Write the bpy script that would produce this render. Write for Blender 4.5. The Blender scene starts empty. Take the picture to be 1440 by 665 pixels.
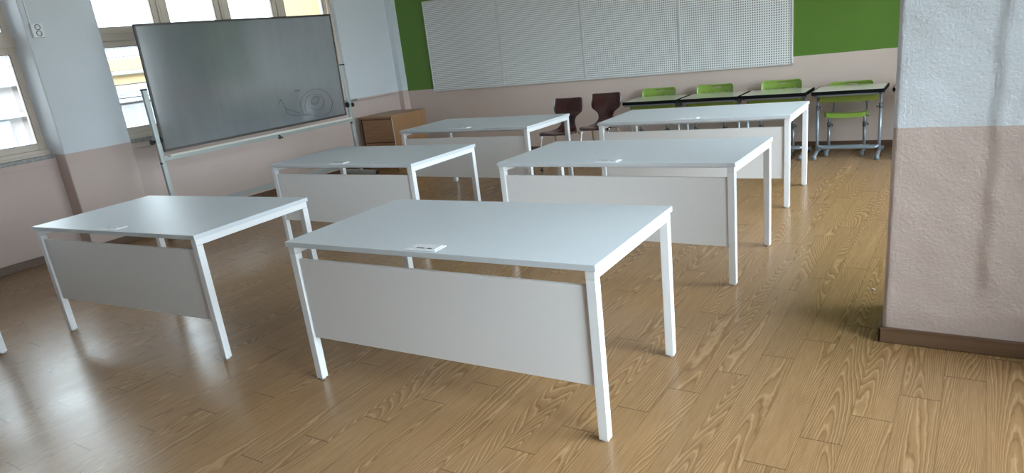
import bpy, bmesh, math, random
from mathutils import Vector, Matrix
random.seed(7)
S = bpy.context.scene
C = S.collection
PI = math.pi

# ------------------------------------------------------------------ camera
def cam_axes(yaw, pitch, roll):
    fwd = Vector((-math.sin(yaw)*math.cos(pitch), math.cos(yaw)*math.cos(pitch), math.sin(pitch)))
    r0 = Vector((math.cos(yaw), math.sin(yaw), 0)); u0 = r0.cross(fwd)
    r = math.cos(roll)*r0 + math.sin(roll)*u0
    u = -math.sin(roll)*r0 + math.cos(roll)*u0
    return r, u, fwd
r, u, fwd = cam_axes(0.6079, -0.3102, -0.1193)
cd = bpy.data.cameras.new('camera'); cam = bpy.data.objects.new('camera', cd); C.objects.link(cam)
cam.matrix_world = Matrix(((r.x, u.x, -fwd.x, 0), (r.y, u.y, -fwd.y, 0), (r.z, u.z, -fwd.z, 1.5345), (0, 0, 0, 1)))
cd.sensor_fit = 'HORIZONTAL'; cd.sensor_width = 36.0
cd.lens = 968.2/1440*36.0
cd.shift_y = 35.53/1440
cd.clip_start = 0.05; cd.clip_end = 400
S.camera = cam

# ------------------------------------------------------------------ light and exposure
S.view_settings.view_transform = 'Standard'; S.view_settings.look = 'None'
S.view_settings.gamma = 1.0; S.view_settings.use_curve_mapping = False
S.view_settings.exposure = 0.15
SKY_BASE, SKY_GLOW = 8.4, 24.0      # overcast sky with a broad bright patch low in the haze at the right
GLOW_DIR = Vector((0.80, -0.45, 0.45)).normalized()
wd = bpy.data.worlds.new('overcast_sky'); S.world = wd; wd.use_nodes = True
nt = wd.node_tree; nt.nodes.clear()
wo = nt.nodes.new('ShaderNodeOutputWorld'); bg = nt.nodes.new('ShaderNodeBackground')
tc = nt.nodes.new('ShaderNodeTexCoord'); dp = nt.nodes.new('ShaderNodeVectorMath'); dp.operation = 'DOT_PRODUCT'
dp.inputs[1].default_value = GLOW_DIR
mr = nt.nodes.new('ShaderNodeMapRange'); mr.interpolation_type = 'SMOOTHSTEP'
nt.links.new(tc.outputs['Generated'], dp.inputs[0]); nt.links.new(dp.outputs['Value'], mr.inputs[0])
mr.inputs[1].default_value = 0.35; mr.inputs[2].default_value = 1.0
mr.inputs[3].default_value = SKY_BASE; mr.inputs[4].default_value = SKY_GLOW
bg.inputs[0].default_value = (0.82, 0.92, 1.0, 1)
# an overcast sky is dimmer towards the horizon
sz = nt.nodes.new('ShaderNodeSeparateXYZ'); hz = nt.nodes.new('ShaderNodeMapRange'); mu = nt.nodes.new('ShaderNodeMath'); mu.operation = 'MULTIPLY'
nt.links.new(tc.outputs['Generated'], sz.inputs[0]); nt.links.new(sz.outputs['Z'], hz.inputs[0])
hz.inputs[1].default_value = 0.0; hz.inputs[2].default_value = 0.5; hz.inputs[3].default_value = 0.5; hz.inputs[4].default_value = 1.25
nt.links.new(mr.outputs[0], mu.inputs[0]); nt.links.new(hz.outputs[0], mu.inputs[1])
nt.links.new(mu.outputs[0], bg.inputs[1])
nt.links.new(bg.outputs[0], wo.inputs[0])

def portal(name, loc, rot, sxx, syy):
    """Marks a window opening through which the sky lights the room."""
    l = bpy.data.lights.new(name, 'AREA'); l.shape = 'RECTANGLE'; l.size = sxx; l.size_y = syy
    l.cycles.is_portal = True
    o = bpy.data.objects.new(name, l); C.objects.link(o); o.location = loc; o.rotation_euler = rot
    return o
# left windows look +x, right windows look -x
for y0, y1 in ((3.75, 7.12), (-0.2, 3.19), (-2.6, -0.86)):
    portal('daylight_opening', (-7.62, (y0+y1)/2, 1.83), (0, -PI/2, 0), 1.75, y1-y0)
RW = 0.78                                   # inner face of the right wall
RIGHT_OPENINGS = ((0.7, 3.15), (3.9, 7.55))
for y0, y1 in RIGHT_OPENINGS:
    portal('daylight_opening', (RW+0.17, (y0+y1)/2, 1.36), (0, PI/2, 0), 2.5, y1-y0)

# ------------------------------------------------------------------ node helpers
class NG:
    def __init__(s, name):
        s.m = bpy.data.materials.new(name); s.m.use_nodes = True
        s.t = s.m.node_tree; s.n = s.t.nodes; s.n.clear()
        s.out = s.n.new('ShaderNodeOutputMaterial')
    def new(s, k): return s.n.new(k)
    def put(s, sock, v):
        if isinstance(v, bpy.types.NodeSocket): s.t.links.new(v, sock)
        elif isinstance(v, (tuple, list)) and sock.type == 'RGBA': sock.default_value = tuple(v)[:3] + (1,)
        else: sock.default_value = v
    def math(s, op, a, b=None, c=None):
        n = s.new('ShaderNodeMath'); n.operation = op
        s.put(n.inputs[0], a)
        if b is not None: s.put(n.inputs[1], b)
        if c is not None: s.put(n.inputs[2], c)
        return n.outputs[0]
    def pos(s):
        g = s.new('ShaderNodeNewGeometry'); x = s.new('ShaderNodeSeparateXYZ'); s.t.links.new(g.outputs['Position'], x.inputs[0])
        return x.outputs
    def obj(s):
        g = s.new('ShaderNodeTexCoord'); return g.outputs['Object']
    def xyz(s, x, y, z):
        n = s.new('ShaderNodeCombineXYZ')
        for i, v in enumerate((x, y, z)): s.put(n.inputs[i], v)
        return n.outputs[0]
    def noise(s, vec=None, scale=5, detail=2, rough=0.5, dist=0.0):
        n = s.new('ShaderNodeTexNoise')
        if vec is not None: s.t.links.new(vec, n.inputs['Vector'])
        n.inputs['Scale'].default_value = scale; n.inputs['Detail'].default_value = detail
        n.inputs['Roughness'].default_value = rough; n.inputs['Distortion'].default_value = dist
        return n.outputs['Fac']
    def white(s, vec):
        n = s.new('ShaderNodeTexWhiteNoise'); n.noise_dimensions = '3D'; s.t.links.new(vec, n.inputs['Vector']); return n.outputs['Value']
    def ramp(s, f, stops, interp='LINEAR'):
        n = s.new('ShaderNodeValToRGB'); s.put(n.inputs[0], f); e = n.color_ramp.elements; n.color_ramp.interpolation = interp
        while len(e) < len(stops): e.new(0.5)
        for k, (p, c) in enumerate(stops):
            e[k].position = p; e[k].color = (c if isinstance(c, tuple) else (c, c, c)) + (1,)
        return n.outputs[0]
    def mix(s, f, a, b, mode='MIX'):
        n = s.new('ShaderNodeMix'); n.data_type = 'RGBA'; n.blend_type = mode
        s.put(n.inputs[0], f); s.put(n.inputs[6], a); s.put(n.inputs[7], b); return n.outputs[2]
    def bump(s, h, strength=0.2, dist=0.01):
        n = s.new('ShaderNodeBump'); s.put(n.inputs['Height'], h); n.inputs['Strength'].default_value = strength
        n.inputs['Distance'].default_value = dist; return n.outputs[0]
    def bsdf(s, col, rough=0.5, metal=0.0, ior=1.5, normal=None, spec=0.5):
        n = s.new('ShaderNodeBsdfPrincipled')
        s.put(n.inputs['Base Color'], col); s.put(n.inputs['Roughness'], rough); s.put(n.inputs['Metallic'], metal)
        s.put(n.inputs['IOR'], ior); n.inputs['Specular IOR Level'].default_value = spec
        if normal is not None: s.put(n.inputs['Normal'], normal)
        s.t.links.new(n.outputs[0], s.out.inputs[0]); return n

def simple(name, col, rough=0.5, metal=0.0, var=0.06, scale=30, bump=0.0, ior=1.5):
    g = NG(name); v = g.obj()
    f = g.noise(v, scale, 3)
    c = g.mix(f, tuple(x*(1-var) for x in col), tuple(min(1, x*(1+var)) for x in col))
    nrm = g.bump(g.noise(v, scale*6, 2), bump, 0.002) if bump else None
    g.bsdf(c, rough, metal, ior, nrm); return g.m

WHITE_WALL = (0.71, 0.745, 0.79); PINK = (0.60, 0.475, 0.435); GREEN = (0.11, 0.225, 0.028)
def wall_mat(name, upper, lower, z0, slope=0.0, rough_scale=60, bump=0.35, ridge=None):
    g = NG(name); p = g.pos(); gm = g.new('ShaderNodeNewGeometry').outputs['Position']
    wob = g.math('MULTIPLY', g.math('SUBTRACT', g.noise(gm, 9, 3), 0.5), 0.006)
    line = g.math('ADD', g.math('MULTIPLY', p[0], slope), z0)
    f = g.math('GREATER_THAN', g.math('ADD', p[2], wob), line)
    blot = g.noise(gm, 1.6, 4, 0.6)
    up = g.mix(blot, tuple(x*0.95 for x in upper), tuple(x*1.03 for x in upper))
    lo = g.mix(blot, tuple(x*0.93 for x in lower), tuple(x*1.05 for x in lower))
    c = g.mix(f, lo, up)
    h = g.math('ADD', g.noise(gm, rough_scale, 5, 0.65), g.math('MULTIPLY', g.noise(gm, 7, 3, 0.6), 1.6))
    if ridge is not None:                                    # raised bead of old plaster down the corner
        w_ = g.math('MULTIPLY', g.math('SUBTRACT', g.noise(g.xyz(0.0, 0.0, g.math('MULTIPLY', p[2], 6)), 1.0, 3), 0.5), 0.02)
        dx = g.math('ABSOLUTE', g.math('SUBTRACT', g.math('ADD', p[0], w_), ridge))
        h = g.math('ADD', h, g.math('MULTIPLY', g.math('LESS_THAN', dx, 0.0028), g.math('MULTIPLY', g.noise(gm, 12, 2), 2.5)))
    g.bsdf(c, 0.55, normal=g.bump(h, bump, 0.006)); return g.m

def floor_mat():
    g = NG('oak_vinyl_planks'); p = g.pos(); x, y = p[0], p[1]
    PW, PL = 0.145, 1.08
    a = g.math('DIVIDE', g.math('SUBTRACT', 0.125, x), PW)
    n = g.math('FLOOR', a); fx = g.math('FRACT', a)
    b = g.math('DIVIDE', g.math('SUBTRACT', g.math('ADD', y, g.math('MULTIPLY', n, 0.225)), 3.07), PL)
    k = g.math('FLOOR', b); fy = g.math('FRACT', b)
    rnd = g.white(g.xyz(n, k, 3.3)); rnd2 = g.white(g.xyz(k, n, 9.1))
    # growth-ring contours: stretched noise, cut into level lines
    vec = g.xyz(g.math('ADD', g.math('MULTIPLY', x, 5.5), g.math('MULTIPLY', rnd, 40)), g.math('ADD', g.math('MULTIPLY', y, 0.5), g.math('MULTIPLY', rnd2, 40)), rnd)
    ring = g.noise(vec, 1.0, 0.6, 0.4, 0.15)
    wig = g.noise(g.xyz(g.math('MULTIPLY', x, 30), g.math('MULTIPLY', y, 14), rnd2), 1.0, 2, 0.5)
    ph = g.math('ADD', g.math('ADD', g.math('MULTIPLY', x, 92), g.math('MULTIPLY', ring, 54)), g.math('MULTIPLY', wig, 0.6))
    sl = g.math('FRACT', ph)
    lines = g.ramp(sl, [(0.0, 0.25), (0.12, 0.0), (0.26, 0.40), (0.60, 0.56), (0.78, 1.0), (0.92, 0.75), (1.0, 0.25)])
    fib = g.noise(g.xyz(g.math('MULTIPLY', x, 170), g.math('MULTIPLY', y, 7), rnd), 1.0, 3, 0.6)
    fib2 = g.noise(g.xyz(g.math('MULTIPLY', x, 40), g.math('MULTIPLY', y, 2.0), rnd2), 1.0, 3, 0.6)
    t = g.math('ADD', g.math('MULTIPLY', lines, 0.42), g.math('ADD', g.math('MULTIPLY', fib, 0.42), g.math('MULTIPLY', fib2, 0.18)))
    base = g.ramp(t, [(0.20, (0.172, 0.086, 0.034)), (0.40, (0.265, 0.147, 0.064)), (0.58, (0.313, 0.181, 0.083)), (0.80, (0.450, 0.282, 0.145))])
    tone = g.math('ADD', 0.955, g.math('MULTIPLY', rnd, 0.09))
    hs = g.new('ShaderNodeHueSaturation'); g.t.links.new(base, hs.inputs['Color']); g.t.links.new(tone, hs.inputs['Value'])
    ex = g.math('LESS_THAN', g.math('MINIMUM', fx, g.math('SUBTRACT', 1.0, fx)), 0.014)
    ey = g.math('LESS_THAN', g.math('MINIMUM', fy, g.math('SUBTRACT', 1.0, fy)), 0.0022)
    edge = g.math('MAXIMUM', g.math('MULTIPLY', ex, 0.32), g.math('MULTIPLY', ey, 0.7))
    col = g.mix(edge, hs.outputs[0], (0.07, 0.035, 0.016))
    gm = g.xyz(x, y, 0.0)
    rough = g.math('ADD', 0.21, g.math('MULTIPLY', g.noise(gm, 3.0, 3), 0.08))
    nrm = g.bump(g.math('SUBTRACT', g.math('ADD', g.math('MULTIPLY', fib, 0.6), g.math('MULTIPLY', lines, 0.4)), edge), 0.10, 0.002)
    g.bsdf(col, rough, normal=nrm, spec=0.4); return g.m

def wood_mat(name, dark, light, axis='z', scale=1.0, rough=0.4, ior=1.5):
    g = NG(name); v = g.obj(); s = g.new('ShaderNodeSeparateXYZ'); g.t.links.new(v, s.inputs[0])
    x, y, z = s.outputs
    if axis == 'x': x, z = z, x
    if axis == 'y': y, z = z, y
    vec = g.xyz(g.math('MULTIPLY', x, 60*scale), g.math('MULTIPLY', y, 60*scale), g.math('MULTIPLY', z, 3*scale))
    a = g.noise(vec, 1.0, 4, 0.6, 0.4)
    g.bsdf(g.ramp(a, [(0.25, dark), (0.7, light)]), rough, ior=ior, normal=g.bump(a, 0.08, 0.002)); return g.m

def board_mat():
    g = NG('perforated_white_panel'); p = g.pos(); P = 0.0254
    fx = g.math('SUBTRACT', g.math('FRACT', g.math('DIVIDE', p[0], P)), 0.5)
    fz = g.math('SUBTRACT', g.math('FRACT', g.math('DIVIDE', p[2], P)), 0.5)
    d = g.math('SQRT', g.math('ADD', g.math('MULTIPLY', fx, fx), g.math('MULTIPLY', fz, fz)))
    hole = g.math('LESS_THAN', d, 0.265)
    col = g.mix(hole, (0.88, 0.89, 0.89), (0.10, 0.105, 0.105))
    g.bsdf(col, 0.5, normal=g.bump(g.math('SUBTRACT', 1.0, hole), 0.5, 0.004)); return g.m

def whiteboard_mat():
    g = NG('grey_enamel_board'); v = g.obj()
    sm = g.noise(v, 2.2, 5, 0.65); sp = g.noise(v, 70, 2, 0.6)
    s = g.new('ShaderNodeSeparateXYZ'); g.t.links.new(v, s.inputs[0])
    low = g.math('MULTIPLY', g.math('GREATER_THAN', sp, 0.70), g.ramp(s.outputs['Z'], [(0.0, 1.0), (0.45, 0.0)]))
    streak = g.noise(g.xyz(g.math('MULTIPLY', s.outputs['Y'], 9), 0.0, g.math('MULTIPLY', s.outputs['Z'], 1.2)), 1.0, 4, 0.6)
    f = g.math('ADD', g.math('MULTIPLY', sm, 0.5), g.math('MULTIPLY', streak, 0.5))
    col = g.mix(f, (0.15, 0.165, 0.175), (0.23, 0.245, 0.26))
    col = g.mix(g.math('MULTIPLY', low, 0.25), col, (0.5, 0.52, 0.54))
    g.bsdf(col, g.math('ADD', 0.075, g.math('MULTIPLY', f, 0.08)), ior=2.4); return g.m

def glass_mat():
    g = NG('window_glass')
    tr = g.new('ShaderNodeBsdfTransparent'); tr.inputs[0].default_value = (0.94, 0.97, 0.97, 1)
    gl = g.new('ShaderNodeBsdfGlossy'); gl.inputs['Roughness'].default_value = 0.02
    f = g.new('ShaderNodeFresnel'); f.inputs[0].default_value = 1.45
    m = g.new('ShaderNodeMixShader'); g.t.links.new(f.outputs[0], m.inputs[0]); g.t.links.new(tr.outputs[0], m.inputs[1]); g.t.links.new(gl.outputs[0], m.inputs[2])
    g.t.links.new(m.outputs[0], g.out.inputs[0]); return g.m

def granite_mat():
    g = NG('grey_granite'); v = g.obj()
    a = g.noise(v, 180, 2, 0.7)
    g.bsdf(g.ramp(a, [(0.35, (0.10, 0.10, 0.10)), (0.5, (0.28, 0.275, 0.27)), (0.66, (0.5, 0.49, 0.48))]), 0.35); return g.m

M = dict(
    floor=floor_mat(),
    wall_side=wall_mat('two_tone_wall_paint', WHITE_WALL, PINK, 0.985),
    wall_back=wall_mat('green_wall_paint', GREEN, (0.70, 0.565, 0.505), 0.965+7.3*0.0076, 0.0076),
    wall_pier=wall_mat('rough_two_tone_plaster', (0.55, 0.575, 0.605), (0.475, 0.375, 0.335), 0.993, 0.0, 70, 0.7, -0.243),
    ceiling=simple('ceiling_white', (0.78, 0.78, 0.77), 0.8, bump=0.1),
    baseboard=wood_mat('brown_baseboard', (0.095, 0.050, 0.026), (0.155, 0.088, 0.052), 'x', 0.6, 0.35),
    laminate=simple('white_laminate', (0.61, 0.65, 0.69), 0.40, var=0.015, bump=0.03),
    panel=simple('white_board_panel', (0.77, 0.755, 0.755), 0.42, var=0.02, bump=0.02),
    steel=simple('white_powder_coat', (0.78, 0.79, 0.81), 0.35, var=0.01),
    foot=simple('pale_plastic_foot', (0.6, 0.62, 0.64), 0.4),
    rubber=simple('black_rubber_edge', (0.005, 0.005, 0.006), 0.8, ior=1.2),
    olive=simple('olive_green_plastic', (0.16, 0.20, 0.025), 0.45),
    dark=simple('black_plastic', (0.012, 0.012, 0.013), 0.4),
    plate=simple('white_plastic', (0.85, 0.86, 0.9), 0.2, var=0.01),
    alu_brown=simple('brown_window_aluminium', (0.64, 0.545, 0.46), 0.4, var=0.03),
    gasket=simple('window_gasket', (0.06, 0.05, 0.045), 0.6),
    glass=glass_mat(), granite=granite_mat(), board=board_mat(), enamel=whiteboard_mat(),
    board_frame=simple('white_board_frame', (0.7, 0.71, 0.7), 0.35),
    wb_frame=simple('dark_bronze_frame', (0.085, 0.075, 0.07), 0.35, 0.3),
    alu=simple('satin_aluminium', (0.43, 0.465, 0.455), 0.35, 0.35, var=0.03),
    tray=simple('cream_tray', (0.72, 0.70, 0.64), 0.35),
    ink=simple('marker_ink', (0.025, 0.025, 0.035), 0.6),
    cab_side=wood_mat('beech_veneer', (0.30, 0.155, 0.072), (0.40, 0.22, 0.108), 'z', 0.7),
    cab_front=wood_mat('beech_veneer_front', (0.28, 0.14, 0.065), (0.37, 0.20, 0.10), 'x', 0.7),
    cab_edge=simple('dark_cabinet_edge', (0.03, 0.018, 0.012), 0.5),
    brass=simple('brass', (0.6, 0.42, 0.2), 0.3, 0.8),
    shell=wood_mat('dark_red_brown_plywood', (0.032, 0.007, 0.0065), (0.056, 0.012, 0.011), 'z', 0.5, 0.16, 1.75),
    chrome=simple('chrome', (0.75, 0.75, 0.75), 0.12, 1.0),
    green=simple('lime_green_plastic', (0.235, 0.36, 0.06), 0.38, var=0.03, bump=0.05),
    desk_top=simple('pale_beige_laminate', (0.62, 0.63, 0.51), 0.12, var=0.02),
    tube=simple('grey_steel_tube', (0.27, 0.315, 0.36), 0.32, 0.45, var=0.03),
    collar=simple('dark_grey_collar', (0.10, 0.115, 0.13), 0.4),
    cap=simple('grey_rubber_cap', (0.20, 0.225, 0.25), 0.5),
    crumb=simple('paper_scrap', (0.8, 0.76, 0.6), 0.7),
    ext_wall=simple('pale_render', (0.150, 0.128, 0.125), 0.8),
    ext_blue=simple('pale_blue_render', (0.135, 0.185, 0.245), 0.8),
    ext_orange=simple('orange_render', (0.25, 0.158, 0.088), 0.8),
    ext_yellow=simple('yellow_render', (0.25, 0.18, 0.09), 0.8),
    ext_white=simple('white_exterior_metal', (0.26, 0.26, 0.28), 0.6),
    ext_rail=simple('grey_railing', (0.10, 0.10, 0.115), 0.6),
    ext_ledge=simple('grey_ledge', (0.16, 0.19, 0.21), 0.7),
    ext_win=simple('exterior_window_grey', (0.16, 0.165, 0.20), 0.4),
    ground=simple('schoolyard_ground', (0.42, 0.38, 0.33), 0.9),
)

# ------------------------------------------------------------------ geometry helpers
class MB:
    def __init__(s): s.b = bmesh.new()
    def _add(s, t, mat=None, mi=0):
        if mat is not None: bmesh.ops.transform(t, matrix=mat, verts=t.verts)
        for f in t.faces: f.material_index = mi
        me = bpy.data.meshes.new('t'); t.to_mesh(me); t.free(); s.b.from_mesh(me); bpy.data.meshes.remove(me)
    def box(s, lo, hi, bev=0.0, mi=0, mat=None, seg=2):
        t = bmesh.new(); bmesh.ops.create_cube(t, size=1)
        sc = [max(1e-5, hi[i]-lo[i]) for i in range(3)]
        bmesh.ops.transform(t, matrix=Matrix.Translation([(lo[i]+hi[i])/2 for i in range(3)]) @ Matrix.Diagonal(sc+[1]), verts=t.verts)
        if bev > 0: bmesh.ops.bevel(t, geom=list(t.edges), offset=min(bev, min(sc)*0.45), segments=seg, profile=0.5, affect='EDGES')
        s._add(t, mat, mi); return s
    def tube(s, pts, rad, n=12, mi=0, mat=None, closed=False):
        pts = [Vector(p) for p in pts]; rads = rad if isinstance(rad, (list, tuple)) else [rad]*len(pts)
        t = bmesh.new(); rings = []; up = None
        for i, p in enumerate(pts):
            a = pts[(i-1) % len(pts)] if (i > 0 or closed) else p
            b = pts[(i+1) % len(pts)] if (i < len(pts)-1 or closed) else p
            d = (b-a).normalized()
            if up is None:
                up = d.orthogonal().normalized()
            up = (up - d*up.dot(d)).normalized(); w = d.cross(up)
            rings.append([t.verts.new(p + (up*math.cos(2*PI*k/n) + w*math.sin(2*PI*k/n))*rads[i]) for k in range(n)])
        m = len(rings)
        for i in range(m if closed else m-1):
            A, B = rings[i], rings[(i+1) % m]
            for k in range(n): t.faces.new((A[k], A[(k+1) % n], B[(k+1) % n], B[k]))
        if not closed: t.faces.new(rings[0][::-1]); t.faces.new(rings[-1])
        bmesh.ops.recalc_face_normals(t, faces=t.faces)
        for f in t.faces: f.smooth = len(f.verts) == 4
        s._add(t, mat, mi); return s
    def grid(s, fn, nu, nv, thick_fn=None, mi=0, skip=None, mat=None):
        """closed sheet: fn(i/nu, j/nv) -> (front, back) points; skip(i,j) leaves a through hole"""
        t = bmesh.new(); F = {}; B = {}
        for i in range(nu+1):
            for j in range(nv+1):
                f, b = fn(i/nu if isinstance(nu, int) else i, j/nv); F[i, j] = t.verts.new(f); B[i, j] = t.verts.new(b)
        has = lambda i, j: 0 <= i < nu and 0 <= j < nv and not (skip and skip(i, j))
        for i in range(nu):
            for j in range(nv):
                if not has(i, j): continue
                q = [(i, j), (i+1, j), (i+1, j+1), (i, j+1)]
                t.faces.new([F[k] for k in q]).smooth = True; t.faces.new([B[k] for k in q[::-1]]).smooth = True
                for (a, b, ni, nj) in ((q[0], q[1], i, j-1), (q[1], q[2], i+1, j), (q[2], q[3], i, j+1), (q[3], q[0], i-1, j)):
                    if not has(ni, nj): t.faces.new((F[b], F[a], B[a], B[b]))
        bmesh.ops.delete(t, geom=[v for v in t.verts if not v.link_faces], context='VERTS')
        bmesh.ops.recalc_face_normals(t, faces=t.faces)
        s._add(t, mat, mi); return s
    def build(s, name, mats, parent=None):
        me = bpy.data.meshes.new(name); s.b.to_mesh(me); s.b.free()
        for m in (mats if isinstance(mats, (list, tuple)) else [mats]): me.materials.append(m)
        o = bpy.data.objects.new(name, me); C.objects.link(o)
        if parent: o.parent = parent
        return o

def tag(o, label=None, cat=None, group=None, kind=None):
    if label: o['label'] = label
    if cat: o['category'] = cat
    if group: o['group'] = group
    if kind: o['kind'] = kind
    return o
def thing(name, label, cat, loc=(0, 0, 0), rz=0.0, group=None):
    o = bpy.data.objects.new(name, None); C.objects.link(o); o.empty_display_size = 0.1
    o.location = loc; o.rotation_euler = (0, 0, rz); return tag(o, label, cat, group)
def copy_tree(o, parent=None):
    c = o.copy(); C.objects.link(c); c.parent = parent
    for ch in [x for x in bpy.data.objects if x.parent == o and x is not c]: copy_tree(ch, c)
    return c
def bez(p0, p1, p2, p3, n=8):
    P = [Vector(q) for q in (p0, p1, p2, p3)]
    return [P[0]*(1-t)**3 + P[1]*3*t*(1-t)**2 + P[2]*3*t*t*(1-t) + P[3]*t**3 for t in [k/n for k in range(n+1)]]

# ================================================================== THE ROOM
XP, XW, XF = -7.18, -7.38, -7.50          # pilaster face, dado face, window plane
YB, YF, HC = 8.254, -2.8, 2.85            # back wall, wall behind the camera, ceiling
XO = -7.66                                 # outer face of the left wall
def struct(o, label=None): o['kind'] = 'structure'; return o

struct(MB().box((XO, YF-0.2, -0.12), (RW+0.3, YB+0.2, 0.0)).build('floor', M['floor']))
struct(MB().box((XO, YF-0.2, HC), (RW+0.3, YB+0.2, HC+0.15)).build('ceiling', M['ceiling']))
# left wall: dado, pilasters, lintel, solid end
WIN_LEFT = ((-2.6, -0.86), (-0.2, 3.19), (3.75, 7.12))
wl = MB()
wl.box((XO, YF, 0), (XW, YB, 0.955))
wl.box((XO, YF, 2.66), (XW, YB, HC))
wl.box((XO, 7.12, 0.95), (XW, YB, 2.67))
for y0, y1 in ((-0.86, -0.2), (3.147, 3.803)):
    wl.box((XO, y0, 0), (XP, y1, HC), 0.012)
wl.box((XO, YF, 0.95), (XW, -2.6, 2.67))
wl.box((-7.40, 8.125, 0), (-7.292, YB, HC))
struct(wl.build('wall_left', M['wall_side']))
for k, (y0, y1) in enumerate(((-0.2, 3.147), (3.803, 7.25))):
    struct(MB().box((XW-0.01, y0, 0.897), (XW+0.012, y1, 0.958), 0.003).build('trim_%d' % (k+1), M['wall_side']))
struct(MB().box((XO, YB, 0), (RW+0.3, YB+0.2, HC)).build('wall_back', M['wall_back']))
struct(MB().box((XO, YF-0.2, 0), (RW+0.3, YF, HC)).build('wall_front', M['wall_side']))
wr = MB()
wr.box((RW, YF, 0), (RW+0.14, YB, 0.12)); wr.box((RW, YF, 2.60), (RW+0.14, YB, HC))
wr.box((RW, YF, 0.12), (RW+0.14, RIGHT_OPENINGS[0][0], 2.60))
wr.box((RW, RIGHT_OPENINGS[0][1], 0.12), (RW+0.14, RIGHT_OPENINGS[1][0], 2.60))
wr.box((RW, RIGHT_OPENINGS[1][1], 0.12), (RW+0.14, YB, 2.60))
struct(wr.build('wall_right', M['wall_side']))

# the plastered pier at the right: hand-trowelled face with a shallow step
def sstep(a, b, v):
    t = min(1, max(0, (v-a)/(b-a))); return t*t*(3-2*t)
XS0, XS1, YC0, YC1 = -0.282, RW+0.02, 3.344, 3.785
def pier_front(uu, vv):
    z = vv*HC; x = XS0 + uu*(XS1-XS0)
    xs = 0.072 - 0.010*(z-0.99)/1.0
    rnd = random.Random(int(z*400)*7919)
    w = 0.004*math.sin(z*23) + 0.003*math.sin(z*57+1)
    y = YC0 - 0.011*sstep(xs-0.022+w, xs+0.026+w, x)*sstep(0.12, 0.42, z)
    y += 0.0012*math.sin(x*31+z*9)*math.sin(z*13+x*5) + 0.0006*math.sin(z*41+x*17)
    y -= 0.005*math.exp(-((z-0.16-0.02*math.sin(x*9))/0.05)**2)
    rc = 0.022
    if x-XS0 < rc: y += rc - math.sqrt(max(0, rc*rc-(rc-(x-XS0))**2))
    return (x, y, z)
def pier_uv(uu, vv):
    uu = 0.1*(uu/0.16)**1.6 if uu < 0.16 else 0.1 + 0.9*(uu-0.16)/0.84
    f = pier_front(uu, vv); return f, (f[0], YC1, f[2])
struct(MB().grid(pier_uv, 90, 150).build('wall_pier', M['wall_pier']))

# unseen masses of this block, added to keep low sky off the wing outside
struct(MB().box((XO-0.1, -40, HC+0.2), (RW+0.4, 50, 13.0)).build('shade_block_upper', M['ext_wall']))
struct(MB().box((XO-0.1, YB+0.25, -5), (RW+0.4, 50, HC+0.2)).build('shade_block_beyond', M['ext_wall']))
# baseboards
def bb(name, lo, hi): struct(MB().box(lo, hi, 0.004).build(name, M['baseboard']))
bb('baseboard_back', (-7.29, YB-0.014, 0), (RW, YB, 0.078))
b = MB()
for (x, y0, y1) in ((XW, YF, -0.86), (XP, -0.86, -0.2), (XW, -0.2, 3.147), (XP, 3.147, 3.803), (XW, 3.803, 8.125)):
    b.box((x, y0, 0), (x+0.014, y1, 0.078), 0.004)
b.box((XW, 3.133, 0), (XP+0.014, 3.147, 0.078), 0.004)
struct(b.build('baseboard_left', M['baseboard']))
b = MB(); b.box((XS0-0.016, YC0-0.020, 0), (RW, YC0+0.004, 0.074), 0.006); b.box((XS0-0.016, YC0-0.020, 0), (XS0+0.002, YC1+0.012, 0.074), 0.006)
struct(b.build('baseboard_pier', M['baseboard']))

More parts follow.
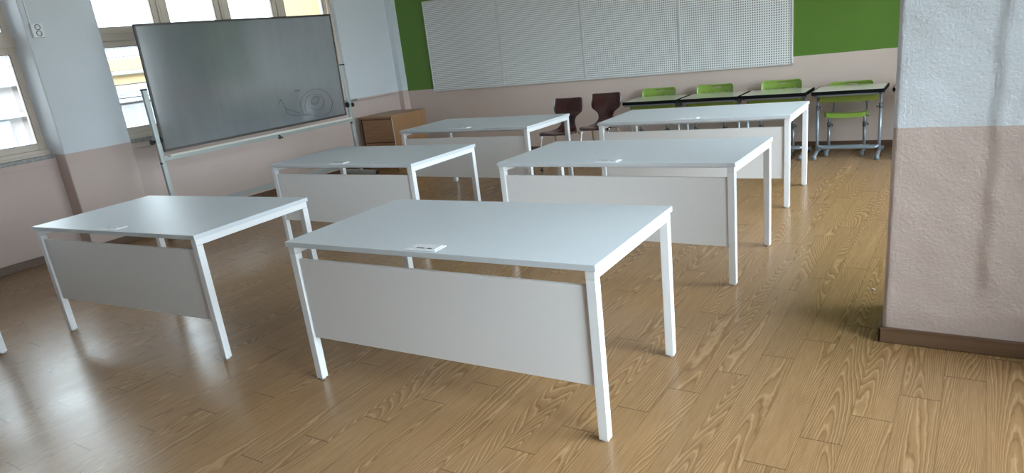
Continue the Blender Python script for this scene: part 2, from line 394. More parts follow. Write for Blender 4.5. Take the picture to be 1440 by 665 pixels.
# ------------------------------------------------------------------ windows
def window(name, X, side, y0, y1, z0, z1, zt, sashes, sill=True):
    """side = +1 when the room lies at +x of the window plane X"""
    w = thing(name, None, None); w['kind'] = 'structure'
    X_ = lambda d: X + side*d
    def bx(m, d0, d1, ya, yb, za, zb, bev=0.004):
        a, b_ = sorted((X_(d0), X_(d1))); m.box((a, ya, za), (b_, yb, zb), bev)
    f = MB()
    bx(f, -0.06, 0.055, y0, y0+0.04, z0, z1); bx(f, -0.06, 0.055, y1-0.04, y1, z0, z1)
    bx(f, -0.06, 0.055, y0, y1, z0, z0+0.035); bx(f, -0.06, 0.055, y0, y1, z1-0.04, z1)
    bx(f, -0.06, 0.05, y0, y1, zt, zt+0.075)                       # transom
    bx(f, 0.03, 0.07, y0, y1, zt+0.070, zt+0.082, 0.003)
    for a, b_ in zip(sashes[:-1], sashes[1:]):
        c = (a[1]+b_[0])/2; bx(f, -0.06, 0.045, c-0.03, c+0.03, z0, z1)
        bx(f, 0.04, 0.052, c-0.006, c+0.006, z0+0.04, z1-0.04, 0.002)
    fo = f.build('window_frame', M['alu_brown'], w)
    st = 0.064
    for (ya, yb) in sashes:
        for (za, zb) in ((z0+0.035, zt), (zt+0.075, z1-0.04)):
            s = MB()
            for d0, d1, q in ((-0.025, 0.025, 0.0),):
                bx(s, d0, d1, ya, ya+st, za, zb); bx(s, d0, d1, yb-st, yb, za, zb)
                bx(s, d0, d1, ya+st, yb-st, za, za+st); bx(s, d0, d1, ya+st, yb-st, zb-st, zb)
            so = s.build('sash', M['alu_brown'], w)
            g = MB(); bx(g, -0.004, 0.004, ya+st-0.012, yb-st+0.012, za+st-0.012, zb-st+0.012, 0)
            g.build('pane', M['glass'], so)
            k = MB()
            for d in (0.0255,):
                bx(k, d-0.004, d, ya+st-0.005, ya+st, za+st, zb-st, 0); bx(k, d-0.004, d, yb-st, yb-st+0.005, za+st, zb-st, 0)
                bx(k, d-0.004, d, ya+st, yb-st, za+st-0.005, za+st, 0); bx(k, d-0.004, d, ya+st, yb-st, zb-st, zb-st+0.005, 0)
            k.build('gasket', M['gasket'], so)
    return w
w1 = window('window_1', XF, 1, -0.2, 3.19, 1.01, 2.66, 1.985, [(-0.13, 0.66), (0.72, 1.50), (1.56, 2.30), (2.36, 3.14)])
w2 = window('window_2', XF, 1, 3.75, 7.13, 1.01, 2.66, 1.985, [(3.82, 4.625), (4.685, 5.40), (5.47, 6.225), (6.295, 7.07)])
w3 = window('window_3', XF, 1, -2.6, -0.86, 1.01, 2.66, 1.985, [(-2.55, -1.76), (-1.70, -0.91)])
window('window_4', RW+0.08, -1, RIGHT_OPENINGS[0][0], RIGHT_OPENINGS[0][1], 0.12, 2.60, 1.985, [(0.75, 1.89), (1.96, 3.10)])
window('window_5', RW+0.08, -1, RIGHT_OPENINGS[1][0], RIGHT_OPENINGS[1][1], 0.12, 2.60, 1.985, [(3.95, 5.18), (5.24, 6.46), (6.52, 7.50)])
for w, ya, yb in ((w1, -0.2, 3.16), (w2, 3.79, 7.225), (w3, -2.62, -0.86)):
    MB().box((XO-0.03, ya, 0.955), (XW+0.022, yb, 0.99), 0.004).build('window_sill', M['granite'], w)
    MB().box((XO, ya+0.01, 0.985), (XF+0.07, min(yb, 7.12), 1.012), 0.004).build('window_stool', M['alu_brown'], w)

# ================================================================== WORK TABLES
TW, TD, TZ, TT, LG, OV = 1.633, 0.836, 0.74, 0.025, 0.041, 0.008
def make_table():
    root = thing('work_table', None, 'table')
    MB().box((-TW/2, -TD/2, TZ-TT), (TW/2, TD/2, TZ), 0.002).build('tabletop', M['laminate'], root)
    X, Y = TW/2-OV, TD/2-OV
    zr = TZ-TT-0.036
    for sx in (-1, 1):
        a, b_ = sorted((sx*X, sx*(X-LG)))
        MB().box((a, -Y, zr), (b_, Y, TZ-TT), 0.0025).build('end_rail', M['steel'], root)
        for sy in (-1, 1):
            c, d = sorted((sy*Y, sy*(Y-LG)))
            lo = MB().box((a, c, 0.008), (b_, d, zr-0.0008), 0.003).build('leg', M['steel'], root)
            MB().tube([((a+b_)/2, (c+d)/2, 0.0), ((a+b_)/2, (c+d)/2, 0.012)], 0.016, 14).build('foot', M['foot'], lo)
    for y in (-Y+0.14, Y-0.14):
        MB().box((-X+LG, y-0.02, TZ-TT-0.03), (X-LG, y+0.02, TZ-TT), 0.002).build('long_rail', M['steel'], root)
    p = MB().box((-X+LG+0.003, -Y+0.012, 0.238), (X-LG-0.002, -Y+0.030, 0.650), 0.0015).build('modesty_panel', M['panel'], root)
    pl = MB()
    pl.box((-0.083, -0.402, TZ), (0.085, -0.322, TZ+0.004), 0.0018)
    pl.box((-0.070, -0.392, TZ+0.003), (0.074, -0.330, TZ+0.0065), 0.002)
    po = pl.build('cable_port', M['plate'], root)
    for x0, x1 in ((-0.028, 0.012), (0.030, 0.054)):
        MB().box((x0, -0.388, TZ+0.0055), (x1, -0.378, TZ+0.0072), 0.0006).build('slot', M['dark'], po)
    return root
tab0 = make_table()
TABLES = [
    (-1.9127, 2.466, 0.0282, 'white work table nearest the camera, front centre, its whole side panel in view'),
    (-4.2582, 2.3575, 0.0656, 'white work table at the left, in front of the pillar with the wall socket'),
    (-4.3007, 4.256, 0.0057, 'white work table in the middle row standing in front of the rolling board'),
    (-4.3305, 5.9965, -0.0123, 'white work table in the last row beside the wooden cabinet and brown chairs'),
    (-1.9053, 4.2839, -0.0106, 'white work table in the middle row, right behind the nearest table'),
    (-2.0013, 6.0531, 0.0244, 'white work table in the last row before the green chairs and student desks'),
    (-5.86, 1.08, 0.06, 'white table of which only one leg shows at the left edge of the photo'),
]
for i, (x, y, a, lab) in enumerate(TABLES):
    t = tab0 if i == 0 else copy_tree(tab0)
    t.location = (x, y, 0); t.rotation_euler = (0, 0, a); tag(t, lab, 'table', 'white work tables')

# ================================================================== PERFORATED BOARD
BX0, BX1, BZ0, BZ1 = -6.765, -1.697, 0.928, 2.19
pb = thing('pegboard', 'long white perforated board of four panels on the green back wall', 'pegboard', ((BX0+BX1)/2, YB, BZ0))
ox, oy, oz = pb.location
pwid = (BX1-BX0)/4
for k in range(4):
    a = BX0 + k*pwid - ox; m = MB()
    m.box((a+0.012, -0.018, 0.012), (a+pwid-0.012, 0, BZ1-BZ0-0.012), 0); m.build('panel', M['board'], pb)
f = MB()
f.box((BX0-ox, -0.026, 0), (BX1-ox, 0, 0.016), 0.002); f.box((BX0-ox, -0.026, BZ1-BZ0-0.016), (BX1-ox, 0, BZ1-BZ0), 0.002)
f.box((BX0-ox, -0.026, 0), (BX0-ox+0.016, 0, BZ1-BZ0), 0.002); f.box((BX1-ox-0.016, -0.026, 0), (BX1-ox, 0, BZ1-BZ0), 0.002)
for k in (1, 2, 3):
    a = BX0 + k*pwid - ox; f.box((a-0.016, -0.022, 0.01), (a-0.002, 0, BZ1-BZ0-0.01), 0.002); f.box((a+0.002, -0.022, 0.01), (a+0.016, 0, BZ1-BZ0-0.01), 0.002)
f.build('frame', M['board_frame'], pb)

# ================================================================== ROLLING BOARD
def rolling_board():
    W2, H2 = 1.20, 0.60
    YAW, TILT = 0.035, -0.03
    rb = thing('rolling_board', 'large grey rolling board with snail doodle in front of the windows', 'whiteboard', (-6.600, 5.024, 0), -YAW)
    # local frame: y along the board, +x towards the room
    zc = 1.471
    T = Matrix.Translation((0, 0, zc)) @ Matrix.Rotation(TILT, 4, 'Y').inverted()
    T = Matrix.Translation((0, 0, zc)) @ Matrix.Rotation(-TILT, 4, 'Y')
    s = MB(); s.box((-0.012, -W2+0.015, -H2+0.015), (0.0, W2-0.015, H2-0.015), 0); so = s.build('writing_surface', M['enamel'], rb); so.matrix_local = T
    f = MB()
    for lo, hi in (((-0.022, -W2, H2-0.022), (0.006, W2, H2)), ((-0.022, -W2, -H2), (0.006, W2, -H2+0.022)),
                   ((-0.022, -W2, -H2), (0.006, -W2+0.018, H2)), ((-0.022, W2-0.018, -H2), (0.006, W2, H2))):
        f.box(lo, hi, 0.002)
    fo = f.build('board_frame', M['wb_frame'], rb); fo.matrix_local = T
    bk = MB(); bk.box((-0.02, -W2+0.015, -H2+0.015), (-0.013, W2-0.015, H2-0.015), 0); bo = bk.build('back_sheet', M['alu'], rb); bo.matrix_local = T
    # snail drawing in marker, a thin raised line of ink; board coordinates (y, z) measured from its centre
    d = MB()
    def line(pts, w=0.0032): d.tube([(0.0006, p[0], p[1]) for p in pts], w*0.5, 6)
    def curve(pts, w=0.0036, n=5):
        q = [Vector(p).to_3d() for p in pts]; out = []
        for k in range(len(q)-1):
            p0, p1, p2, p3 = q[max(0, k-1)], q[k], q[k+1], q[min(len(q)-1, k+2)]
            for t in [i/n for i in range(n)]:
                v = 0.5*(2*p1+(p2-p0)*t+(2*p0-5*p1+4*p2-p3)*t*t+(3*p1-p0-3*p2+p3)*t**3); out.append((v.x, v.y))
        line(out+[(q[-1].x, q[-1].y)], w)
    curve([(0.628, -0.513), (0.573, -0.504), (0.532, -0.436), (0.534, -0.347), (0.607, -0.276), (0.712, -0.237), (0.81, -0.231), (0.92, -0.27), (0.992, -0.355), (1.007, -0.426), (0.956, -0.512), (0.854, -0.559), (0.774, -0.559), (0.702, -0.528)])
    curve([(0.657, -0.514), (0.599, -0.475), (0.590, -0.40), (0.615, -0.344), (0.648, -0.303), (0.725, -0.285), (0.790, -0.290), (0.85, -0.32), (0.885, -0.375), (0.869, -0.425), (0.815, -0.466), (0.737, -0.468), (0.676, -0.434)])
    curve([(0.772, -0.311), (0.818, -0.322), (0.815, -0.36), (0.785, -0.395), (0.731, -0.410), (0.695, -0.391), (0.705, -0.345), (0.735, -0.318), (0.772, -0.311)], 0.0052)
    curve([(0.768, -0.33), (0.796, -0.334), (0.785, -0.362), (0.755, -0.385), (0.73, -0.392), (0.713, -0.383), (0.725, -0.351), (0.745, -0.335), (0.768, -0.33)], 0.0046)
    curve([(0.268, -0.290), (0.280, -0.301), (0.304, -0.352), (0.327, -0.392), (0.437, -0.444), (0.574, -0.501), (0.657, -0.514)])
    curve([(0.241, -0.279), (0.243, -0.344)])
    curve([(0.321, -0.391), (0.32, -0.434), (0.382, -0.48), (0.461, -0.497), (0.572, -0.509), (0.66, -0.512)])
    curve([(0.268, -0.290), (0.274, -0.288), (0.274, -0.297), (0.268, -0.298), (0.268, -0.290)], 0.006)
    for k in range(3):
        a = 0.490 + k*0.024; curve([(a, -0.222), (a+0.008, -0.208), (a+0.014, -0.226)], 0.0045, 2)
    do = d.build('snail_drawing', M['ink'], rb); do.matrix_local = T
    do['label'] = 'thin black marker doodle of a snail'
    # stand
    yp = W2 + 0.055
    for sy in (-1, 1):
        p = MB(); p.box((-0.02, sy*yp-0.022, 0.12), (0.02, sy*yp+0.022, 1.475), 0.004)
        po = p.build('post', M['alu'], rb)
        MB().box((-0.023, sy*yp-0.025, 1.47), (0.023, sy*yp+0.025, 1.486), 0.003).build('post_cap', M['dark'], po)
        MB().tube([(0.0, sy*(yp+0.02), 0.985), (0.0, sy*(yp+0.036), 0.985), (0.0, sy*(yp+0.037), 0.985), (0.0, sy*(yp+0.065), 0.985)], [0.009, 0.009, 0.022, 0.026], 14).build('clamp_knob', M['dark'], po)
        MB().tube([(0.0, sy*(yp-0.022), 0.995), (0.0, sy*(yp-0.042), 0.995)], [0.036, 0.032], 16).build('pivot_disc', M['dark'], po)
        MB().tube([(0.0, sy*yp-0.024, 0.77), (0.024, sy*yp-0.024, 0.77)], 0.010, 10).build('bolt', M['dark'], po)
        ft = MB(); ft.box((-0.30, sy*yp-0.024, 0.115), (0.29, sy*yp+0.024, 0.163), 0.004); fo = ft.build('base_bar', M['alu'], rb)
        for x in (-0.30, 0.29):
            e = 0.018*(1 if x > 0 else -1)
            MB().box((min(x, x+e), sy*yp-0.026, 0.113), (max(x, x+e), sy*yp+0.026, 0.165), 0.004).build('end_cap', M['dark'], fo)
        for x in (-0.25, 0.24):
            c = MB(); c.tube([(x, sy*yp-0.011, 0.042), (x, sy*yp+0.011, 0.042)], 0.042, 18); c.box((x-0.014, sy*yp-0.018, 0.042), (x+0.014, sy*yp+0.018, 0.118), 0.003)
            c.build('caster', M['dark'], fo)
    MB().box((-0.015, -yp, 0.255), (0.015, yp, 0.300), 0.003).build('cross_bar', M['alu'], rb)
    MB().box((-0.012, -yp, 0.785), (0.020, yp, 0.825), 0.003).build('lower_rail', M['alu'], rb)
    tr = MB(); tr.box((0.012, -W2, 0.826), (0.075, W2, 0.832), 0.001); tr.box((0.070, -W2, 0.826), (0.076, W2, 0.846), 0.001)
    tr.build('pen_tray', M['tray'], rb)
    k = MB(); k.tube([(0.025, 0.12, 0.80), (0.045, 0.12, 0.80)], 0.008, 10); k.box((0.04, 0.09, 0.768), (0.055, 0.15, 0.785), 0.004); k.tube([(0.045, 0.12, 0.80), (0.048, 0.12, 0.775)], 0.007, 8)
    k.build('latch', M['dark'], rb)
    return rb
rolling_board()

# ================================================================== WOODEN CABINET
def cabinet():
    x0, x1, y0, y1, zt = -7.235, -6.645, 7.10, 7.80, 0.735
    cx = (x0+x1)/2
    c = thing('drawer_cabinet', 'brown wooden drawer cabinet standing in the back left corner', 'cabinet', (cx, y0, 0))
    w = (x1-x0)/2; dp = y1-y0
    MB().box((-w-0.008, -0.018, zt-0.026), (w+0.008, dp+0.004, zt), 0.003).build('top', M['cab_side'], c)
    b = MB(); b.box((-w, 0.0, 0.0), (-w+0.018, dp, zt-0.026), 0.002); b.box((w-0.018, 0.0, 0.0), (w, dp, zt-0.026), 0.002)
    b.box((-w+0.018, dp-0.01, 0.03), (w-0.018, dp, zt-0.026)); b.box((-w+0.018, 0.01, 0.03), (w-0.018, dp, 0.05)); b.box((-w+0.018, 0.02, 0.0), (w-0.018, 0.035, 0.06))
    b.box((-w+0.018, 0.005, zt-0.040), (w-0.018, 0.02, zt-0.026))
    b.build('carcass', M['cab_side'], c)
    MB().box((-w+0.018, 0.03, 0.05), (w-0.018, 0.04, zt-0.040)).build('gap_shade_sheet', M['cab_edge'], c)  # dark sheet close behind the drawers, standing in for shade in their gaps
    e = MB(); e.box((-w-0.002, -0.008, 0.0), (-w+0.020, 0.001, zt-0.026)); e.build('edge_strip', M['cab_edge'], c)
    e = MB(); e.box((w-0.010, -0.003, 0.0), (w+0.0006, 0.001, zt-0.026)); e.build('edge_strip', M['board_frame'], c)['label'] = 'pale edge strip'  # pale strip along the right front edge
    zs = [(0.055, 0.366), (0.375, 0.688)]
    for z0, z1 in zs:
        d = MB().box((-w+0.022, -0.004, z0), (w-0.022, 0.016, z1), 0.002).build('drawer', M['cab_front'], c)
        h = MB(); zc = z0 + (z1-z0)*0.64
        h.tube(bez((-0.05, -0.004, zc), (-0.045, -0.03, zc), (0.045, -0.03, zc), (0.05, -0.004, zc), 10), 0.0055, 8)
        h.build('handle', M['brass'], d)
    return c
cabinet()

# ================================================================== BROWN SHELL CHAIRS
def shell_chair():
    root = thing('shell_chair', None, 'chair')
    # profile along the spine (y towards the back, z), with half widths
    prof = [(-0.215, 0.418, 0.17), (-0.205, 0.432, 0.185), (-0.16, 0.440, 0.195), (-0.06, 0.432, 0.198), (0.04, 0.424, 0.185), (0.11, 0.430, 0.150),
            (0.155, 0.452, 0.120), (0.178, 0.490, 0.100), (0.188, 0.530, 0.095), (0.197, 0.568, 0.108), (0.203, 0.595, 0.140), (0.209, 0.618, 0.172), (0.215, 0.640, 0.187),
            (0.224, 0.690, 0.193), (0.235, 0.745, 0.191), (0.241, 0.772, 0.187), (0.2445, 0.786, 0.179), (0.246, 0.792, 0.160)]
    P = [Vector((0, p[0], p[1])) for p in prof]
    n = len(prof)-1; sub = 4
    def at(v):
        f = v*n; k = min(n-1, int(f)); t = f-k
        a, b_, c, d = prof[max(0, k-1)], prof[k], prof[k+1], prof[min(n, k+2)]
        return [0.5*((2*b_[i])+(-a[i]+c[i])*t+(2*a[i]-5*b_[i]+4*c[i]-d[i])*t*t+(-a[i]+3*b_[i]-3*c[i]+d[i])*t**3) for i in range(3)]
    def fn(uu, vv):
        y, z, w = at(vv); y2, z2, _ = at(min(1, vv+0.01)); y1, z1, _ = at(max(0, vv-0.01))
        ty, tz = y2-y1, z2-z1; L = math.hypot(ty, tz); ny, nz = -tz/L, ty/L      # points up / to the sitter
        s = uu*2-1; curve = 0.020*s*s*sstep(0.4, 0.7, vv) + 0.012*s*s*(1-sstep(0.4, 0.7, vv))
        x = s*w
        f = (x, y+ny*curve, z+nz*curve); b_ = (x, y+ny*(curve-0.011), z+nz*(curve-0.011)); return f, b_
    MB().grid(fn, 14, n*sub).build('shell', M['shell'], root)
    for sx in (-1, 1):
        pts = bez((sx*0.150, -0.14, 0.418), (sx*0.165, -0.19, 0.42), (sx*0.172, -0.19, 0.39), (sx*0.178, -0.20, 0.30), 8) + [Vector((sx*0.19, -0.225, 0.012))]
        lo = MB().tube(pts, 0.0105, 10).build('leg', M['chrome'], root); MB().tube([(sx*0.19, -0.225, 0.0), (sx*0.19, -0.225, 0.025)], 0.014, 10).build('foot_cap', M['dark'], lo)
        pts = bez((sx*0.150, 0.08, 0.408), (sx*0.165, 0.12, 0.41), (sx*0.172, 0.13, 0.39), (sx*0.176, 0.15, 0.30), 8) + [Vector((sx*0.19, 0.235, 0.012))]
        lo = MB().tube(pts, 0.0105, 10).build('leg', M['chrome'], root); MB().tube([(sx*0.19, 0.235, 0.0), (sx*0.19, 0.235, 0.025)], 0.014, 10).build('foot_cap', M['dark'], lo)
        MB().tube([(sx*0.150, -0.14, 0.416), (sx*0.150, 0.08, 0.405)], 0.010, 10).build('side_rail', M['chrome'], root)
    MB().tube([(-0.15, -0.10, 0.414), (0.15, -0.10, 0.414)], 0.009, 10).build('cross_rail', M['chrome'], root)
    return root
c0 = shell_chair()
c0.location = (-4.085, 7.22, 0); c0.rotation_euler = (0, 0, 0.0)
tag(c0, 'dark brown shell chair on chrome legs, left of the two by the back wall', 'chair', 'brown shell chairs')
c1 = copy_tree(c0); c1.location = (-3.72, 7.53, 0); c1.rotation_euler = (0, 0, 0.05)
tag(c1, 'dark brown shell chair on chrome legs, right of the two, against the first student desk', 'chair', 'brown shell chairs')

# ================================================================== STUDENT DESKS
DZ, DW, DD = 0.690, 0.655, 0.49
def student_desk():
    root = thing('student_desk', None, 'desk')      # origin on the floor under the centre, front at -y
    y0 = -DD/2
    t = MB().box((-DW/2, y0, DZ-0.037), (DW/2, -y0, DZ-0.0015), 0.006).build('edge_band', M['rubber'], root)
    MB().box((-DW/2+0.012, y0+0.012, DZ-0.004), (DW/2-0.012, -y0-0.012, DZ), 0.001).build('desktop', M['desk_top'], root)
    f = MB(); f.box((-0.30, y0+0.03, DZ-0.056), (0.30, y0+0.055, DZ-0.036), 0.003); f.box((-0.30, -y0-0.055, DZ-0.056), (0.30, -y0-0.03, DZ-0.036), 0.003)
    for sx in (-1, 1): f.box((sx*0.288-0.014, y0+0.03, DZ-0.058), (sx*0.288+0.014, -y0-0.03, DZ-0.036), 0.003)
    f.build('top_frame', M['tube'], root)
    # open book tray, tapering to its bottom
    tb = MB()
    def tray(uu, vv):
        # uu runs around a U: left wall, bottom, right wall
        L = [(-0.272, DZ-0.040), (-0.258, DZ-0.110), (-0.250, DZ-0.122), (0.250, DZ-0.122), (0.258, DZ-0.110), (0.272, DZ-0.040)]
        k = min(4, int(uu*5+1e-6)); s = uu*5-k; x = L[k][0]+(L[k+1][0]-L[k][0])*s; z = L[k][1]+(L[k+1][1]-L[k][1])*s
        y = y0+0.085+vv*0.31
        return (x, y, z), (x*0.985, y, z+0.005)
    tb.grid(tray, 5, 4)
    tb.box((-0.258, y0+0.083, DZ-0.122), (0.258, y0+0.089, DZ-0.045), 0.003)
    tb.build('book_tray', M['olive'], root)
    for sx in (-1, 1):
        x = sx*0.288; yl = y0+0.155
        MB().tube([(x, yl, 0.475), (x, yl, DZ-0.045)], 0.0115, 12).build('upper_leg', M['tube'], root)
        lo = MB().tube([(x, yl, 0.055), (x, yl, 0.50)], 0.0155, 12).build('leg', M['tube'], root)
        k = MB(); k.tube([(x, yl, 0.485), (x, yl, 0.535)], 0.0185, 14)
        k.tube([(x, yl, 0.512), (x-sx*0.030, yl-0.012, 0.512)], 0.006, 8); k.tube([(x-sx*0.030, yl-0.012, 0.524), (x-sx*0.034, yl-0.014, 0.494)], 0.006, 8)
        k.build('height_collar', M['collar'], lo)
        fo = MB().tube([(x, y0+0.02, 0.032), (x, y0+0.08, 0.046), (x, y0+0.155, 0.058), (x, 0.12, 0.052), (x, -y0-0.01, 0.032)], 0.0165, 12).build('foot_bar', M['tube'], root)
        for yy, e in ((y0-0.008, 1), (-y0+0.01, -1)):
            MB().tube([(x, yy+e*0.012, 0.0), (x, yy+e*0.016, 0.050)], [0.0235, 0.020], 14).build('foot_cap', M['cap'], fo)
        h = MB(); h.tube([(sx*(DW/2-0.016)+0.014*math.cos(a), y0+0.03, DZ-0.038+0.014*math.sin(a)) for a in [k2*2*PI/16 for k2 in range(16)]], 0.0028, 6, closed=True)
        h.build('bag_hook', M['dark'], root)
    yl = y0+0.155
    for dy, dz in ((-0.055, 0.0), (-0.010, 0.006)):
        pts = [Vector((-0.286, yl, 0.125))] + bez((-0.28, yl-0.01, 0.120), (-0.27, yl+dy, 0.106+dz), (-0.25, yl+dy, 0.104+dz), (-0.20, yl+dy, 0.104+dz), 6) + \
              bez((0.20, yl+dy, 0.104+dz), (0.25, yl+dy, 0.104+dz), (0.27, yl+dy, 0.106+dz), (0.28, yl-0.01, 0.120), 6) + [Vector((0.286, yl, 0.125))]
        MB().tube(pts, 0.0135, 12).build('stretcher', M['tube'], root)
    return root
d0 = student_desk()
DESK_Y = 7.585 + DD/2
DESKS = [(-3.122, 'leftmost student desk of the row at the back wall, beside the brown chairs'),
         (-2.440, 'second student desk from the left in the row, behind the rearmost white table'),
         (-1.765, 'third student desk of the row, next to the desk whose legs show whole'),
         (-1.057, 'student desk at the row end by the pier, legs and green tray in full view'),
         (-0.335, 'student desk mostly hidden behind the right pier, only its black corner showing')]
for i, (x, lab) in enumerate(DESKS):
    d = d0 if i == 0 else copy_tree(d0)
    d.location = (x, DESK_Y + (0.03 if i == 4 else 0), 0); d.rotation_euler = (0, 0, (0.0, 0.006, -0.004, 0.008, 0.0)[i])
    tag(d, lab, 'desk', 'student desks along the back wall')

# ================================================================== GREEN STUDENT CHAIRS
def student_chair():
    root = thing('student_chair', None, 'chair')    # faces -y
    SZ = 0.440
    def seat(uu, vv):
        x = (uu*2-1)*0.20; y = -0.19+vv*0.36
        cr_ = 0.035
        ex = max(0, abs(x)-(0.20-cr_)); ey = max(0, (-0.19+cr_)-y) if y < 0 else max(0, y-(0.17-cr_))
        if ex > 0 and ey > 0:
            L = math.hypot(ex, ey)
            if L > cr_: x = math.copysign((0.20-cr_)+ex/L*cr_, x); y = (-0.19+cr_-ey/L*cr_) if y < 0 else (0.17-cr_+ey/L*cr_)
        z = SZ + 0.012 - 0.012*(1-(x/0.2)**2) - 0.052*(y+0.14)/0.31 - 0.016*max(0, (-0.15-y)/0.04)**2
        edge = max(abs(x)/0.20, abs(y+0.01)/0.18); th = 0.012 + 0.028*(edge > 0.93)
        return (x, y, z), (x*0.985, y, z-th)
    MB().grid(seat, 24, 24).build('seat', M['green'], root)
    BZ0_, BZ1_ = 0.585, 0.775
    nu, nv = 60, 16
    def back(uu, vv):
        x = (uu*2-1)*0.215; c = 0.05; top = BZ1_ + 0.012*abs(x/0.215)**3; lim = top
        if abs(x) > 0.215-c: lim = top - c + math.sqrt(max(0, c*c-(abs(x)-(0.215-c))**2))
        bot = BZ0_; c2 = 0.03
        if abs(x) > 0.215-c2: bot = BZ0_ + c2 - math.sqrt(max(0, c2*c2-(abs(x)-(0.215-c2))**2))
        z = bot + vv*(lim-bot)
        y = 0.185 + (z-0.58)*0.16 - 0.045*(x/0.215)**2
        edge = (abs(x) > 0.205) or vv > 0.93
        return (x, y-(0.008 if edge else 0.0), z), (x, y+0.009, z)
    def skip(i, j):
        if 5 <= j <= 8 and 6 <= i <= 53 and (i-6) % 4 == 0: return True
        if 13 <= j <= 13 and 22 <= i <= 37: return True
        return False
    MB().grid(back, nu, nv, skip=skip).build('backrest', M['green'], root)
    for sx in (-1, 1):
        x = sx*0.170
        lo = MB().tube([(x, -0.03, 0.05), (x*0.985, -0.045, 0.31)], 0.0155, 12).build('leg', M['tube'], root)
        MB().tube([(x*0.985, -0.045, 0.29), (x*0.975, -0.055, 0.428)], 0.0115, 12).build('upper_leg', M['tube'], root)
        k = MB(); k.tube([(x*0.985, -0.044, 0.285), (x*0.985, -0.046, 0.33)], 0.0185, 14); k.tube([(x*0.985, -0.045, 0.31), (x*0.985+0.034, -0.06, 0.308)], 0.006, 8)
        k.tube([(x*0.985+0.034, -0.06, 0.318), (x*0.985+0.036, -0.06, 0.292)], 0.006, 8)
        k.build('height_collar', M['collar'], lo)
        fo = MB().tube([(x, -0.17, 0.030), (x, -0.10, 0.044), (x, -0.02, 0.052), (x, 0.10, 0.046), (x, 0.19, 0.030)], 0.016, 12).build('foot_bar', M['tube'], root)
        for yy, e in ((-0.195, 1), (0.215, -1)):
            MB().tube([(x, yy+e*0.012, 0.0), (x, yy+e*0.016, 0.050)], [0.0235, 0.020], 14).build('foot_cap', M['cap'], fo)
        MB().tube([(x*0.95, -0.06, 0.422), (x*0.95, 0.08, 0.420)] + bez((x*0.95, 0.10, 0.420), (x*0.95, 0.17, 0.42), (x*0.93, 0.185, 0.44), (x*0.92, 0.192, 0.50), 6) + [(x*0.88, 0.20, 0.66)], 0.0105, 10).build('back_tube', M['tube'], root)
    MB().tube([(-0.168, 0.02, 0.075), (0.168, 0.02, 0.075)], 0.012, 10).build('stretcher', M['tube'], root)
    return root
s0 = student_chair()
CHAIRS = [(-3.203, 7.955, 0.0, 0.0, 'green student chair tucked behind the leftmost desk of the row'),
          (-2.521, 7.955, 0.0, 0.0, 'green student chair tucked behind the second desk from the left'),
          (-1.788, 7.955, 0.0, 0.0, 'green student chair tucked behind the third desk of the row'),
          (-1.095, 7.965, 0.0, -0.058, 'green student chair behind the desk by the pier, its seat and legs visible')]
for i, (x, y, a, dz, lab) in enumerate(CHAIRS):
    c = s0 if i == 0 else copy_tree(s0)
    c.location = (x, y, 0); c.rotation_euler = (0, 0, a); tag(c, lab, 'chair', 'green student chairs')
    if dz:                                                  # this one is set to a lower back height
        for ch in c.children:
            if ch.name.startswith('backrest'): ch.location.z += dz

# ================================================================== SMALL THINGS
so = thing('wall_socket', 'white double wall socket on the left pillar, wire cover running up from it', 'socket', (XP, 3.238, 2.10))
MB().box((0, -0.052, -0.062), (0.036, 0.048, 0.062), 0.006).build('socket_box', M['plate'], so)
for z in (-0.027, 0.027):
    rng = MB().tube([(0.037, 0.022*math.cos(a), z+0.022*math.sin(a)) for a in [k*2*PI/20 for k in range(20)]], 0.0036, 6, closed=True).build('socket_ring', M['collar'], so)
    hh = MB()
    for q in (-0.009, 0.009): hh.tube([(0.034, q, z), (0.0375, q, z)], 0.003, 8)
    hh.build('pin_hole', M['dark'], rng)
MB().box((0, -0.044, 0.062), (0.010, -0.032, HC-2.10), 0.003).build('wire_cover', M['plate'], so)
cm = MB(); cm.tube([(0, 0, 0.002), (0.008, 0.004, 0.007), (0.018, 0.002, 0.003)], [0.004, 0.007, 0.004], 8)
co = cm.build('crumb', M['crumb']); co.location = (-0.395, 3.98, 0.003); tag(co, 'tiny pale scrap lying on the floor left of the pier', 'scrap')

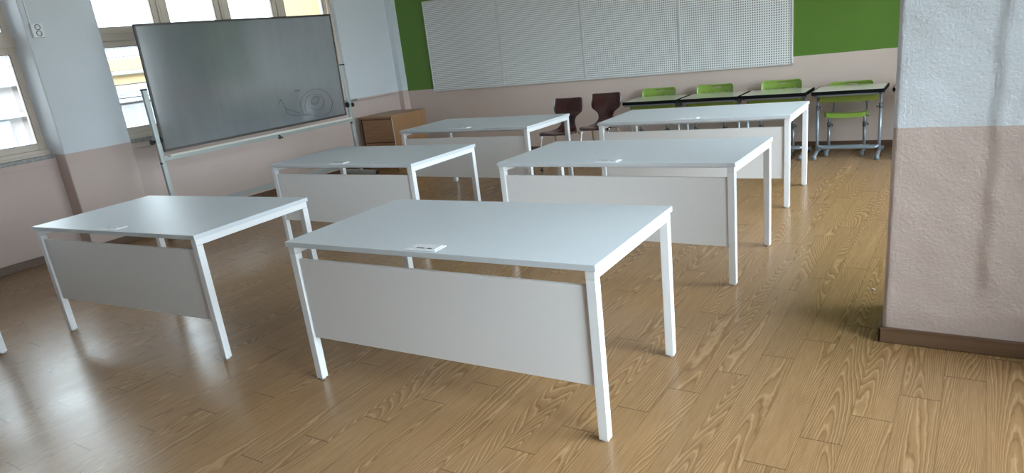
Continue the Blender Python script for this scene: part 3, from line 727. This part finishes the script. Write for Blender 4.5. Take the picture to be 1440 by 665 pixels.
# ================================================================== OUTSIDE
struct(MB().box((-120, -80, -5.2), (60, 120, -5.0)).build('ground', M['ground']))
nb = thing('school_wing', 'pastel school wing with orange bands and roof railing seen through the windows', 'building', (-30, 12, -5))
def P(lo, hi): return (lo[0]+30, lo[1]-12, lo[2]+5), (hi[0]+30, hi[1]-12, hi[2]+5)
m = MB(); m.box(*P((-40, -14, -5), (-30, 23.4, 2.6))); m.build('wall', M['ext_wall'], nb)
for z0, z1, mt in ((2.16, 2.61, 'ext_orange'), (1.60, 1.98, 'ext_yellow')):
    MB().box(*P((-30.06, 13.7, z0), (-29.94, 23.4, z1))).build('colour_band', M[mt], nb)
for z in (1.98, 0.86, -1.6): MB().box(*P((-30.1, -14, z), (-29.75, 23.4, z+0.16)), 0.02).build('ledge', M['ext_ledge'], nb)
for y, wd_, zt_ in ((-8, 0.5, 1.6), (-2, 0.5, 1.6), (4.2, 0.5, 1.6), (11.05, 0.55, 0.80), (15.1, 0.65, 1.6), (21.5, 0.5, 1.6)): MB().box(*P((-30.06, y-wd_, -5), (-29.85, y+wd_, zt_))).build('blue_pilaster', M['ext_blue'], nb)
for y in (-6.6, -3.9, -0.6, 2.2, 6.4, 16.6, 19.3):
    for z0, z1 in ((-0.55, 0.78), (1.06, 1.56), (-3.8, -2.2)):
        wn = MB(); wn.box(*P((-30.02, y-0.75, z0), (-29.93, y+0.75, z1))); wo_ = wn.build('window', M['ext_white'], nb)
        for k in (-1, 1):
            MB().box(*P((-29.96, y+k*0.36-0.29, z0+0.10), (-29.91, y+k*0.36+0.29, z1-0.10))).build('pane', M['ext_win'], wo_)
rl = MB(); rl.box(*P((-30.05, -14, 3.02), (-29.98, 23.4, 3.10))); rl.box(*P((-30.04, -14, 2.68), (-29.99, 23.4, 2.72)))
y = -14
while y < 23.4:
    rl.box(*P((-30.03, y-0.012, 2.6), (-30.0, y+0.012, 3.04))); y += 0.16
rl.build('roof_railing', M['ext_rail'], nb)
yb_ = thing('yellow_building', 'yellow building beyond the rolling board, seen in the last window light', 'building', (-30, 29, -5))
m = MB(); m.box((-2.5, -2.4, 0), (0, 9, 15.5), 0.05); m.build('wall', M['ext_yellow'], yb_)
MB().box((-2.6, -2.5, 15.5), (0.1, 9.1, 15.8), 0.05).build('roof', M['ext_ledge'], yb_)
